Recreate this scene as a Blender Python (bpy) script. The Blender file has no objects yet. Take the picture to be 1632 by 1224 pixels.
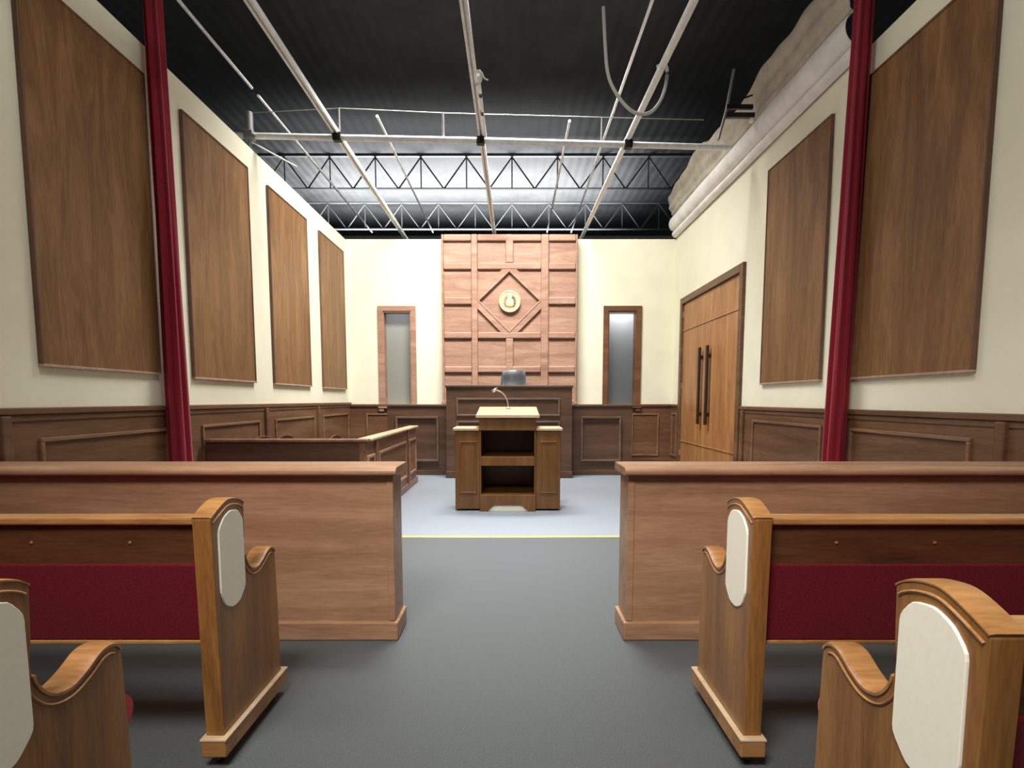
import bpy, bmesh, math, random
from mathutils import Vector, Matrix
random.seed(7)
scene = bpy.context.scene
C = bpy.context.collection
PI = math.pi

# ------------------------------------------------------------------ materials
def srgb(r, g, b):
    f = lambda c: (c / 255 / 12.92) if c / 255 <= 0.04045 else ((c / 255 + 0.055) / 1.055) ** 2.4
    return (f(r), f(g), f(b), 1)

def desat(c, k):
    l = 0.3 * c[0] + 0.55 * c[1] + 0.15 * c[2]
    return tuple(l + (v - l) * k for v in c[:3]) + (1,)

def new_mat(name):
    m = bpy.data.materials.new(name); m.use_nodes = True
    nt = m.node_tree
    return m, nt, nt.nodes['Principled BSDF']

def ramp(nt, fac, stops):
    r = nt.nodes.new('ShaderNodeValToRGB')
    e = r.color_ramp.elements
    e[0].position, e[0].color = stops[0]
    e[1].position, e[1].color = stops[-1]
    for p, c in stops[1:-1]:
        k = e.new(p); k.color = c
    nt.links.new(fac, r.inputs[0])
    return r.outputs[0]

def plain(name, col, rough=0.5, metal=0.0, noise=0.0, nscale=40, bump=0.0, coat=0.0, sheen=0.0, spec=0.5):
    m, nt, b = new_mat(name)
    b.inputs['Base Color'].default_value = col
    b.inputs['Roughness'].default_value = rough
    b.inputs['Metallic'].default_value = metal
    b.inputs['Coat Weight'].default_value = coat
    b.inputs['Sheen Weight'].default_value = sheen
    b.inputs['Specular IOR Level'].default_value = spec
    if noise or bump:
        tc = nt.nodes.new('ShaderNodeTexCoord')
        n = nt.nodes.new('ShaderNodeTexNoise')
        n.inputs['Scale'].default_value = nscale; n.inputs['Detail'].default_value = 5
        nt.links.new(tc.outputs['Object'], n.inputs['Vector'])
        if noise:
            d = tuple(max(0, c * (1 - noise)) for c in col[:3]) + (1,)
            l = tuple(min(1, c * (1 + noise)) for c in col[:3]) + (1,)
            nt.links.new(ramp(nt, n.outputs['Fac'], [(0.3, d), (0.7, l)]), b.inputs['Base Color'])
        if bump:
            bp = nt.nodes.new('ShaderNodeBump')
            bp.inputs['Strength'].default_value = bump; bp.inputs['Distance'].default_value = 0.01
            nt.links.new(n.outputs['Fac'], bp.inputs['Height'])
            nt.links.new(bp.outputs['Normal'], b.inputs['Normal'])
    return m

def wood(name, dark, mid, light, grain='Z', rough=0.42, coat=0.15, scale=1.0, streak=1.0, sat=0.9):
    """stained veneer: long soft streaks along one axis plus fine pores"""
    m, nt, b = new_mat(name)
    dark, mid, light = [desat(c, sat) for c in (dark, mid, light)]
    L = nt.links.new
    tc = nt.nodes.new('ShaderNodeTexCoord')
    mp = nt.nodes.new('ShaderNodeMapping')
    k = {'X': (0.35, 3, 3), 'Y': (3, 0.35, 3), 'Z': (3, 3, 0.35)}[grain]
    mp.inputs['Scale'].default_value = tuple(v * scale for v in k)
    L(tc.outputs['Object'], mp.inputs['Vector'])
    n1 = nt.nodes.new('ShaderNodeTexNoise')
    n1.inputs['Scale'].default_value = 2.2; n1.inputs['Detail'].default_value = 7
    n1.inputs['Roughness'].default_value = 0.62; n1.inputs['Distortion'].default_value = 0.7 * streak
    L(mp.outputs[0], n1.inputs['Vector'])
    n2 = nt.nodes.new('ShaderNodeTexNoise')
    n2.inputs['Scale'].default_value = 26; n2.inputs['Detail'].default_value = 4
    L(mp.outputs[0], n2.inputs['Vector'])
    mx = nt.nodes.new('ShaderNodeMath'); mx.operation = 'MULTIPLY_ADD'
    L(n2.outputs['Fac'], mx.inputs[0]); mx.inputs[1].default_value = 0.32
    ad = nt.nodes.new('ShaderNodeMath'); ad.operation = 'MULTIPLY_ADD'
    L(n1.outputs['Fac'], ad.inputs[0]); ad.inputs[1].default_value = 0.85; ad.inputs[2].default_value = -0.08
    L(ad.outputs[0], mx.inputs[2])
    col = ramp(nt, mx.outputs[0], [(0.28, dark), (0.5, mid), (0.75, light)])
    L(col, b.inputs['Base Color'])
    b.inputs['Roughness'].default_value = rough
    b.inputs['Coat Weight'].default_value = coat; b.inputs['Coat Roughness'].default_value = 0.35
    b.inputs['Specular IOR Level'].default_value = 0.35
    bp = nt.nodes.new('ShaderNodeBump'); bp.inputs['Strength'].default_value = 0.06; bp.inputs['Distance'].default_value = 0.01
    L(n2.outputs['Fac'], bp.inputs['Height']); L(bp.outputs['Normal'], b.inputs['Normal'])
    return m

M = {}
M['panel'] = wood('veneer_panel', srgb(92, 62, 36), srgb(124, 88, 53), srgb(156, 116, 76), 'Z', 0.5, 0.05, 1.0, 1.3, sat=1.0)
M['wains'] = wood('stained_wainscot', srgb(80, 53, 33), srgb(106, 73, 46), srgb(132, 95, 63), 'Y', 0.45, 0.1, 0.8)
M['wains_x'] = wood('stained_wainscot_back', srgb(84, 54, 32), srgb(108, 71, 44), srgb(134, 91, 58), 'X', 0.45, 0.1, 0.8)
M['dark'] = wood('dark_bench_stain', srgb(64, 43, 29), srgb(86, 60, 42), srgb(106, 78, 56), 'X', 0.42, 0.15, 0.9)
M['bar'] = wood('bar_partition_veneer', srgb(128, 92, 64), srgb(156, 114, 82), srgb(182, 139, 104), 'X', 0.42, 0.12, 1.0, 1.3)
M['feature'] = wood('feature_wall_wood', srgb(142, 94, 66), srgb(172, 122, 90), srgb(194, 150, 118), 'X', 0.5, 0.05, 1.2, sat=0.72)
M['door'] = wood('door_veneer', srgb(130, 84, 46), srgb(162, 112, 66), srgb(190, 140, 92), 'Z', 0.42, 0.12, 0.9, sat=1.0)
M['oak'] = wood('honey_oak_pew', srgb(98, 62, 28), srgb(136, 92, 46), srgb(168, 120, 66), 'Z', 0.34, 0.3, 1.6, sat=1.0)
M['oak_x'] = wood('honey_oak_rail', srgb(112, 72, 34), srgb(156, 107, 56), srgb(188, 138, 80), 'X', 0.34, 0.3, 1.6, sat=0.95)
M['oak_dark'] = wood('dark_oak_board', srgb(54, 30, 14), srgb(78, 46, 22), srgb(98, 62, 32), 'X', 0.32, 0.3, 1.4)
M['lect'] = wood('lectern_wood', srgb(72, 46, 23), srgb(95, 64, 34), srgb(116, 82, 48), 'Z', 0.4, 0.15, 1.3, sat=1.12)
M['lect_top'] = wood('pale_lectern_top', srgb(160, 132, 98), srgb(186, 158, 122), srgb(204, 180, 146), 'X', 0.4, 0.1, 1.3)
M['panel_edge'] = wood('panel_edge_stain', srgb(80, 54, 38), srgb(108, 76, 54), srgb(136, 100, 74), 'Z', 0.45, 0.1)
M['trim_bounce'] = wood('edge_trim_bounce_lit', srgb(150, 118, 96), srgb(172, 140, 116), srgb(194, 164, 140), 'Z', 0.45, 0.1)  # light bounced off the floor, painted into the bottom edge colour
M['wall'] = plain('cream_wall_paint', srgb(234, 230, 206), 0.75, noise=0.03, nscale=3, spec=0.2)
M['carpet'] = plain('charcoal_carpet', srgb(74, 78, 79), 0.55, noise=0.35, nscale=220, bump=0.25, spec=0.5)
M['carpet_well_lit'] = plain('blue_grey_carpet_lit', srgb(124, 130, 137), 0.5, noise=0.2, nscale=220, bump=0.2, spec=0.5)  # lighter base colour carries some of the bright lighting on the well floor
M['brass'] = plain('brass_strip', srgb(222, 212, 130), 0.35, 0.6)
M['velvet'] = plain('red_velvet', srgb(134, 14, 34), 0.7, noise=0.15, nscale=60, sheen=0.25, spec=0.2)
M['red_fabric'] = plain('red_upholstery', srgb(88, 10, 22), 0.85, noise=0.25, nscale=120, bump=0.1, sheen=0.05, spec=0.15)
M['red_seat'] = plain('red_seat_fabric', srgb(190, 48, 62), 0.85, noise=0.2, nscale=120, bump=0.1, sheen=0.3, spec=0.15)
M['inset'] = plain('white_inset', srgb(250, 245, 228), 0.5, noise=0.02, nscale=80)
M['gold'] = plain('pale_gold', srgb(208, 196, 160), 0.45, 0.0)
M['gold_dark'] = plain('old_gold', srgb(166, 132, 66), 0.5, 0.1)
M['bronze'] = plain('grey_bronze', srgb(96, 84, 60), 0.5, 0.2)
M['leather'] = plain('black_leather', srgb(58, 60, 64), 0.42, coat=0.12, noise=0.1, nscale=60, bump=0.05)
M['black'] = plain('black_plastic', srgb(22, 22, 24), 0.4)
M['black_metal'] = plain('black_metal', srgb(30, 29, 26), 0.5, 0.4)
M['chrome'] = plain('satin_silver', srgb(214, 198, 188), 0.28, 0.8)
M['steel'] = plain('galvanised_steel', srgb(236, 238, 236), 0.42, 0.05, noise=0.12, nscale=14)
M['grey_steel'] = plain('dull_steel', srgb(150, 150, 146), 0.5, 0.4)
M['truss'] = plain('dark_joist_paint', srgb(74, 76, 78), 0.7)
M['cable'] = plain('grey_cable', srgb(186, 184, 176), 0.5)
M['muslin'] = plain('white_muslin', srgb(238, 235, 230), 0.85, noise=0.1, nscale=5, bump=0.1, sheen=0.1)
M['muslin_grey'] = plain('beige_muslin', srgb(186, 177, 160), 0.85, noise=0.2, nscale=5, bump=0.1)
M['deck'] = plain('dark_deck', srgb(31, 33, 33), 0.8, noise=0.4, nscale=2.5)
M['concrete'] = plain('grey_far_wall', srgb(170, 174, 178), 0.8, noise=0.1, nscale=2)
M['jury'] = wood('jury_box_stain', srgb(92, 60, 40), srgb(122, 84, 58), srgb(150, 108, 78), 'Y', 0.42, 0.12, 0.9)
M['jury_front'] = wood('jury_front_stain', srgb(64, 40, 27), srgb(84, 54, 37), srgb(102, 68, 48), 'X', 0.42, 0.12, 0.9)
M['wains_glint'] = wood('wainscot_moulding_highlight', srgb(100, 70, 46), srgb(130, 94, 64), srgb(158, 120, 86), 'Y', 0.38, 0.2, 0.8)  # lighter than the boards: painted highlight on the mouldings
M['jury_glint'] = wood('jury_moulding_highlight', srgb(130, 94, 66), srgb(160, 120, 88), srgb(186, 146, 112), 'Y', 0.38, 0.2, 0.8)  # lightened so the jury mouldings read as lit from above
M['dark_glint'] = wood('bench_moulding_highlight', srgb(82, 58, 44), srgb(108, 80, 62), srgb(134, 104, 82), 'X', 0.38, 0.2, 0.8)  # paler bench mouldings, edge highlight put into the colour
M['handle_brown'] = plain('dark_brown_handle', srgb(44, 30, 20), 0.35)
M['cherry'] = wood('cherry_chair', srgb(48, 22, 16), srgb(68, 34, 24), srgb(92, 48, 36), 'Z', 0.3, 0.3)

def deck_bump(m):
    nt = m.node_tree; b = nt.nodes['Principled BSDF']
    tc = nt.nodes.new('ShaderNodeTexCoord'); w = nt.nodes.new('ShaderNodeTexWave')
    w.inputs['Scale'].default_value = 1.6; w.bands_direction = 'X'; w.wave_profile = 'SIN'
    w.inputs['Distortion'].default_value = 0.4
    nt.links.new(tc.outputs['Object'], w.inputs['Vector'])
    bp = nt.nodes.new('ShaderNodeBump'); bp.inputs['Strength'].default_value = 0.3; bp.inputs['Distance'].default_value = 0.04
    nt.links.new(w.outputs['Fac'], bp.inputs['Height']); nt.links.new(bp.outputs['Normal'], b.inputs['Normal'])
deck_bump(M['deck'])

def frosted(name, top, bottom, fac):
    m, nt, b = new_mat(name); L = nt.links.new
    tc = nt.nodes.new('ShaderNodeTexCoord'); n = nt.nodes.new('ShaderNodeTexNoise')
    n.inputs['Scale'].default_value = 70; n.inputs['Detail'].default_value = 3
    L(tc.outputs['Object'], n.inputs['Vector'])
    L(ramp(nt, n.outputs['Fac'], [(0.3, bottom), (0.7, top)]), b.inputs['Base Color'])
    b.inputs['Roughness'].default_value = 0.3
    tr = nt.nodes.new('ShaderNodeBsdfTranslucent'); tr.inputs['Color'].default_value = (0.88, 0.89, 0.90, 1)
    mix = nt.nodes.new('ShaderNodeMixShader'); mix.inputs[0].default_value = fac
    L(b.outputs[0], mix.inputs[1]); L(tr.outputs[0], mix.inputs[2])
    bp = nt.nodes.new('ShaderNodeBump'); bp.inputs['Strength'].default_value = 0.15; bp.inputs['Distance'].default_value = 0.004
    L(n.outputs['Fac'], bp.inputs['Height']); L(bp.outputs['Normal'], b.inputs['Normal'])
    L(mix.outputs[0], nt.nodes['Material Output'].inputs[0])
    return m
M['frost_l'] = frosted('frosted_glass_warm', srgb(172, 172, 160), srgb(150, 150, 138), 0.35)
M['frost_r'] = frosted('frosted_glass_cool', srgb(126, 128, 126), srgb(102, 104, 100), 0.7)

# ------------------------------------------------------------------ mesh helpers
def box(bm, x0, x1, y0, y1, z0, z1):
    v = [bm.verts.new((x, y, z)) for x in (x0, x1) for y in (y0, y1) for z in (z0, z1)]
    for f in ((0, 1, 3, 2), (4, 6, 7, 5), (0, 4, 5, 1), (2, 3, 7, 6), (0, 2, 6, 4), (1, 5, 7, 3)):
        bm.faces.new([v[i] for i in f])

def prism(bm, pts, axis, a, b):
    """extrude a closed polygon (2-D points) along an axis from a to b"""
    def P(p, t):
        return {'X': (t, p[0], p[1]), 'Y': (p[0], t, p[1]), 'Z': (p[0], p[1], t)}[axis]
    A = [bm.verts.new(P(p, a)) for p in pts]; B = [bm.verts.new(P(p, b)) for p in pts]
    bm.faces.new(A); bm.faces.new(B[::-1])
    n = len(pts)
    for i in range(n):
        bm.faces.new([A[i], B[i], B[(i + 1) % n], A[(i + 1) % n]])

def tube(bm, pts, r, seg=10, cap=True):
    pts = [Vector(p) for p in pts]
    rings = []
    up = Vector((0, 0, 1))
    n = len(pts)
    for i, p in enumerate(pts):
        d = (pts[min(i + 1, n - 1)] - pts[max(i - 1, 0)]).normalized()
        u = d.cross(up)
        if u.length < 1e-3: u = d.cross(Vector((0, 1, 0)))
        u.normalize(); w = d.cross(u)
        rr = r[i] if isinstance(r, (list, tuple)) else r
        rings.append([bm.verts.new(p + rr * (math.cos(2 * PI * k / seg) * u + math.sin(2 * PI * k / seg) * w)) for k in range(seg)])
    for a, b in zip(rings, rings[1:]):
        for k in range(seg):
            bm.faces.new([a[k], a[(k + 1) % seg], b[(k + 1) % seg], b[k]])
    if cap:
        bm.faces.new(rings[0][::-1]); bm.faces.new(rings[-1])

def lathe(bm, prof, axis='Z', c=(0, 0, 0), seg=32):
    """prof: (radius, height) pairs"""
    def P(r, h, t):
        a, b = r * math.cos(t), r * math.sin(t)
        q = {'Z': (a, b, h), 'Y': (a, h, b), 'X': (h, a, b)}[axis]
        return (q[0] + c[0], q[1] + c[1], q[2] + c[2])
    rings = [[bm.verts.new(P(r, h, 2 * PI * k / seg)) for k in range(seg)] for r, h in prof]
    for a, b in zip(rings, rings[1:]):
        for k in range(seg):
            bm.faces.new([a[k], a[(k + 1) % seg], b[(k + 1) % seg], b[k]])
    bm.faces.new(rings[0][::-1]); bm.faces.new(rings[-1])

def smooth_curve(pts, n=6):
    """Catmull-Rom through the points"""
    P = [Vector(p) for p in pts]; out = []
    for i in range(len(P) - 1):
        a, b, c, d = P[max(i - 1, 0)], P[i], P[i + 1], P[min(i + 2, len(P) - 1)]
        for k in range(n):
            t = k / n
            out.append(0.5 * (2 * b + (c - a) * t + (2 * a - 5 * b + 4 * c - d) * t * t + (3 * b - a - 3 * c + d) * t ** 3))
    out.append(P[-1])
    return [tuple(v) for v in out]

def obj(name, bm, mat, parent=None, bevel=0.0, seg=2, smooth=None, label=None):
    bmesh.ops.recalc_face_normals(bm, faces=bm.faces[:])
    me = bpy.data.meshes.new(name); bm.to_mesh(me); bm.free()
    me.materials.append(M[mat])
    if smooth is not None:
        for p in me.polygons: p.use_smooth = True
        me.set_sharp_from_angle(angle=math.radians(smooth))
    o = bpy.data.objects.new(name, me); C.objects.link(o)
    if parent is not None: o.parent = parent
    if bevel:
        md = o.modifiers.new('edge', 'BEVEL'); md.width = bevel; md.segments = seg
        md.limit_method = 'ANGLE'; md.angle_limit = math.radians(40)
    if label: o['label'] = label
    return o

def boxobj(name, dims, mat, parent=None, bevel=0.0, seg=2, **k):
    bm = bmesh.new()
    for d in (dims if isinstance(dims[0], (tuple, list)) else [dims]): box(bm, *d)
    return obj(name, bm, mat, parent, bevel, seg, **k)

def tag(o, label, cat, group=None, kind=None):
    o['label'] = label; o['category'] = cat
    if group: o['group'] = group
    if kind: o['kind'] = kind
    return o

def thing(name, label, cat, loc=(0, 0, 0), rotz=0, group=None):
    o = bpy.data.objects.new(name, None); C.objects.link(o)
    o.location = loc; o.rotation_euler = (0, 0, rotz); o.empty_display_size = 0.1
    return tag(o, label, cat, group)

def struct(o, label, cat):
    return tag(o, label, cat, kind='structure')

def dup(root, loc, rotz=None, label=None):
    r = root.copy(); C.objects.link(r); r.location = loc
    if rotz is not None: r.rotation_euler = (0, 0, rotz)
    if label: r['label'] = label
    for ch in list(root.children):
        c = ch.copy(); C.objects.link(c); c.parent = r
        for g in list(ch.children):
            d = g.copy(); C.objects.link(d); d.parent = c
    return r

def frame_rect(bm, plane, at, sgn, a0, a1, b0, b1, w=0.03, t=0.018):
    """picture-frame moulding on a plane: 'Y' plane (a=x,b=z) or 'X' plane (a=y,b=z); sgn = proud direction"""
    lo, hi = sorted((at - sgn * 0.002, at + sgn * t))
    for (p0, p1, q0, q1) in ((a0, a1, b0, b0 + w), (a0, a1, b1 - w, b1), (a0, a0 + w, b0 + w, b1 - w), (a1 - w, a1, b0 + w, b1 - w)):
        if plane == 'Y': box(bm, p0, p1, lo, hi, q0, q1)
        else: box(bm, lo, hi, p0, p1, q0, q1)

def moulding(parent, mat, plane, at, sgn, a0, a1, b0, b1, w=0.03, t=0.018, name='panel_moulding'):
    bm = bmesh.new(); frame_rect(bm, plane, at, sgn, a0, a1, b0, b1, w, t)
    return obj(name, bm, mat, parent, 0.005)

# ------------------------------------------------------------------ dimensions (metres; camera at x=0, y=0, looking along +y)
XL, XR, YB = -3.10, 3.05, 10.20
WT = 4.22

# ------------------------------------------------------------------ shell
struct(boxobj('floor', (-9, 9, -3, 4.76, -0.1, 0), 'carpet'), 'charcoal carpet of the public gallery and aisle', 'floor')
struct(boxobj('floor_well', (-9, 9, 4.76, 18, -0.1, 0), 'carpet_well_lit'), 'blue-grey carpet of the court well, painted lighter for bright light, beyond the brass strip', 'floor')
struct(boxobj('trim_1', (XL, XR, 4.755, 4.80, 0, 0.008), 'brass', None, 0.003), 'thin brass strip across the carpet between gallery and well', 'floor strip')
struct(boxobj('ceiling', (-9, 9, -3, 18, 6.6, 6.7), 'deck'), 'dark metal roof deck high above the set walls', 'ceiling')
struct(boxobj('wall_far', (-9, 9, 18, 18.1, 0, 6.6), 'concrete'), 'grey outer building wall far behind the set', 'wall')

bm = bmesh.new(); box(bm, XL - 0.1, XL, -1.5, YB, 0, WT); wl = obj('wall_left', bm, 'wall')
struct(wl, 'cream painted set wall on the jury side', 'wall')
bm = bmesh.new()
DY0, DY1, DZ = 7.11, 9.72, 3.04
box(bm, XR, XR + 0.1, -1.5, DY0 + 0.06, 0, WT + 0.03); box(bm, XR, XR + 0.1, DY1 - 0.06, YB, 0, WT + 0.03)
box(bm, XR, XR + 0.1, DY0 + 0.06, DY1 - 0.06, DZ - 0.06, WT + 0.03)
struct(obj('wall_right', bm, 'wall'), 'cream painted set wall with the double doors', 'wall')
# back wall with two tall openings
W1, W2, WZ0, WZ1 = (-2.43, -1.90), (1.81, 2.345), 1.14, 2.91
bm = bmesh.new()
Y0, Y1 = YB, YB + 0.22
xs = [XL - 0.1, W1[0], W1[1], W2[0], W2[1], XR + 0.1]
box(bm, xs[0], xs[1], Y0, Y1, 0, WT); box(bm, xs[2], xs[3], Y0, Y1, 0, WT); box(bm, xs[4], xs[5], Y0, Y1, 0, WT)
for a, b in (W1, W2):
    box(bm, a, b, Y0, Y1, 0, WZ0); box(bm, a, b, Y0, Y1, WZ1, WT)
struct(obj('wall_back', bm, 'wall'), 'cream painted end wall behind the judge bench', 'wall')

def window(n, w, mat_frame, mat_glass, label):
    a, b = w
    bm = bmesh.new(); t = 0.092
    y0, y1 = YB - 0.035, YB + 0.012
    box(bm, a - t, a + 0.006, y0, y1, WZ0 - 0.02, WZ1 + t); box(bm, b - 0.006, b + t, y0, y1, WZ0 - 0.02, WZ1 + t)
    box(bm, a, b, y0, y1, WZ1 - 0.006, WZ1 + t)
    root = obj('window_%d' % n, bm, mat_frame, None, 0.006)
    struct(root, label, 'window')
    boxobj('window_pane', (a - 0.003, b + 0.003, YB + 0.17, YB + 0.185, WZ0, WZ1 + 0.003), mat_glass, root)
    boxobj('window_jamb', [(a - 0.001, a + 0.022, YB - 0.02, YB + 0.17, WZ0, WZ1), (b - 0.022, b + 0.001, YB - 0.02, YB + 0.17, WZ0, WZ1),
                           (a, b, YB - 0.02, YB + 0.17, WZ1 - 0.03, WZ1)], mat_frame, root, 0.003)
    boxobj('window_sill', [(a - t - 0.012, b + t + 0.012, YB - 0.075, YB + 0.05, WZ0 - 0.05, WZ0 - 0.02),
                           (a - t, a, YB - 0.06, YB, WZ0 - 0.11, WZ0 - 0.05), (b, b + t, YB - 0.06, YB, WZ0 - 0.11, WZ0 - 0.05)], mat_frame, root, 0.004)
window(1, W1, 'feature', 'frost_l', 'tall narrow frosted window in the end wall on the jury side')
window(2, W2, 'wains_x', 'frost_r', 'tall narrow frosted window in the end wall near the double doors')

# ------------------------------------------------------------------ wainscot
def wainscot_side(name, X, s, spans, pil, frames, label, ztop):
    bm = bmesh.new()
    for a, b in spans: box(bm, min(X, X + s * 0.02), max(X, X + s * 0.02), a, b, 0, ztop - 0.03)
    root = obj(name, bm, 'wains'); struct(root, label, 'wainscot')
    bm = bmesh.new()
    for a, b in spans:
        box(bm, min(X, X + s * 0.045), max(X, X + s * 0.045), a, b, ztop - 0.045, ztop)
        box(bm, min(X, X + s * 0.03), max(X, X + s * 0.03), a, b, ztop - 0.09, ztop - 0.045)
    obj('cap_rail', bm, 'wains', root, 0.008)
    bm = bmesh.new()
    for a, b in spans: box(bm, min(X, X + s * 0.032), max(X, X + s * 0.032), a, b, 0, 0.12)
    obj('base_board', bm, 'wains', root, 0.006)
    for y in pil:
        boxobj('pilaster', (min(X, X + s * 0.055), max(X, X + s * 0.055), y - 0.035, y + 0.035, 0, ztop - 0.05), 'wains', root, 0.01)
    for a, b in frames:
        moulding(root, 'wains_glint', 'X', X + s * 0.02, s, a, b, 0.2, 1.0, 0.028, 0.02)
    return root
wainscot_side('trim_2', XL, 1, [(-1.5, YB)], [3.22, 4.95, 6.67, 8.46], [(0.2, 1.35), (1.65, 2.95), (3.46, 4.76), (5.28, 6.5), (6.92, 8.3), (8.68, 10.05)],
              'brown panelled wainscot along the jury side wall', 1.20)
wainscot_side('trim_3', XR, -1, [(-1.5, DY0), (DY1, YB)], [3.28, 4.95, 6.98], [(0.2, 1.35), (1.65, 2.95), (3.5, 4.76), (5.2, 6.70), (9.8, 10.1)],
              'brown panelled wainscot along the wall with the double doors', 1.165)
bm = bmesh.new(); box(bm, XL + 0.02, XR - 0.02, YB - 0.02, YB, 0, 1.14)
wb = obj('trim_4', bm, 'wains_x'); struct(wb, 'brown panelled wainscot across the end wall', 'wainscot')
boxobj('cap_rail', (XL + 0.02, XR - 0.02, YB - 0.05, YB, 1.12, 1.165), 'wains_x', wb, 0.008)
boxobj('base_board', (XL + 0.02, XR - 0.02, YB - 0.032, YB, 0, 0.12), 'wains_x', wb, 0.006)
moulding(wb, 'wains_glint', 'Y', YB - 0.02, -1, 2.28, 2.80, 0.18, 0.99)
moulding(wb, 'wains_glint', 'Y', YB - 0.02, -1, -2.78, -2.2, 0.18, 0.99)

# ------------------------------------------------------------------ double door
bm = bmesh.new()
t = 0.11
box(bm, XR - 0.045, XR + 0.02, DY0, DY0 + t, 0, DZ); box(bm, XR - 0.045, XR + 0.02, DY1 - t, DY1, 0, DZ)
box(bm, XR - 0.045, XR + 0.02, DY0 + t, DY1 - t, DZ - t, DZ)
dr = obj('door_1', bm, 'wains', None, 0.008); struct(dr, 'tall brown wooden double doors with long dark pull handles', 'door')
ym = (DY0 + DY1) / 2
for k, (a, b) in enumerate(((DY0 + t + 0.004, ym - 0.004), (ym + 0.004, DY1 - t - 0.004))):
    leaf = boxobj('door_leaf', (XR - 0.008, XR + 0.03, a, b, 0.012, DZ - t - 0.005), 'door', dr, 0.004)
    boxobj('bead_strip', [(XR - 0.02, XR - 0.006, a, b, 0.50, 0.525), (XR - 0.02, XR - 0.006, a, b, 2.45, 2.475)], 'door', leaf, 0.005)
    hy = ym + (-0.17 if k == 0 else 0.17)
    h = boxobj('door_handle', [(XR - 0.085, XR - 0.045, hy - 0.03, hy + 0.03, 0.86, 2.08)], 'handle_brown', leaf, 0.008)
    for z in (1.02, 1.92):
        boxobj('handle_standoff', (XR - 0.05, XR - 0.006, hy - 0.015, hy + 0.015, z - 0.03, z + 0.03), 'handle_brown', leaf, 0.003)
    for z in (0.3, 1.5, 2.75):
        hb = DY0 + t - 0.004 if k == 0 else DY1 - t + 0.004
        bm = bmesh.new(); tube(bm, [(XR - 0.014, hb, z - 0.05), (XR - 0.014, hb, z + 0.05)], 0.009, 8); obj('hinge', bm, 'chrome', leaf, smooth=40)

# ------------------------------------------------------------------ wall panels
def wall_panel(X, s, y0, y1, z0, z1, label, group):
    r = thing('wall_panel', label, 'wall panel', (X, (y0 + y1) / 2, z0), 0, group)
    hy, h = (y1 - y0) / 2, z1 - z0
    e = lambda d: (min(s * 0.001, s * d), max(s * 0.001, s * d))
    boxobj('panel_board', (*e(0.028), -hy + 0.012, hy - 0.012, 0.012, h - 0.012), 'panel', r)
    lo, hi = e(0.036)
    boxobj('edge_trim', [(lo, hi, -hy, hy, h - 0.018, h), (lo, hi, -hy, -hy + 0.018, 0.018, h - 0.018), (lo, hi, hy - 0.018, hy, 0.018, h - 0.018)],
           'panel_edge', r, 0.004)
    boxobj('bottom_trim', (lo, hi + (0.004 if s > 0 else 0), -hy, hy, 0, 0.02), 'trim_bounce', r, 0.004, label='bottom edge strip with painted bounce light')
GL, GR = 'brown panels hung along the jury side wall', 'brown panels hung along the door side wall'
wall_panel(XL, 1, 3.52, 4.70, 1.465, 3.96, 'wide brown veneer panel before the red curtain on the jury side', GL)
wall_panel(XL, 1, 5.20, 6.45, 1.45, 3.94, 'brown veneer panel just beyond the red curtain on the jury side', GL)
wall_panel(XL, 1, 6.96, 8.23, 1.445, 3.94, 'brown veneer panel above the jury box, middle of the far three', GL)
wall_panel(XL, 1, 8.76, 9.98, 1.435, 3.94, 'narrow-looking brown veneer panel closest to the end wall', GL)
wall_panel(XR, -1, 3.53, 4.80, 1.428, 3.98, 'wide brown veneer panel before the red curtain on the door side', GR)
wall_panel(XR, -1, 5.28, 6.54, 1.43, 3.94, 'brown veneer panel between the double doors and red curtain', GR)

# ------------------------------------------------------------------ red curtains
def curtain(cx, cy, lean, label, flip):
    bm = bmesh.new(); n, m = 72, 40; z0, z1 = 0.02, 5.3
    rings = []
    for j in range(m + 1):
        q = j / m; z = z0 + (z1 - z0) * q
        w = 0.092 - 0.022 * min(1, z / 4.2); yc = cy + lean * z
        ring = []
        for k in range(n):
            a = 2 * PI * k / n
            fold = 1 + 0.16 * math.sin(7 * a + 0.5 * math.sin(z * 1.3 + flip)) + 0.07 * math.sin(12 * a + z * 0.7 + flip)
            ring.append(bm.verts.new((cx + 0.86 * w * fold * math.cos(a), yc + 1.05 * w * fold * math.sin(a), z)))
        rings.append(ring)
    for a, b in zip(rings, rings[1:]):
        for k in range(n): bm.faces.new([a[k], a[(k + 1) % n], b[(k + 1) % n], b[k]])
    bm.faces.new(rings[0][::-1]); bm.faces.new(rings[-1])
    tag(obj('red_curtain', bm, 'velvet', smooth=70), label, 'curtain', 'gathered red curtains')
curtain(-2.985, 4.80, -0.016, 'gathered dark red curtain hanging against the jury side wall', 0.4)
curtain(2.94, 4.89, -0.03, 'gathered dark red curtain hanging against the door side wall', 1.9)

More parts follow.
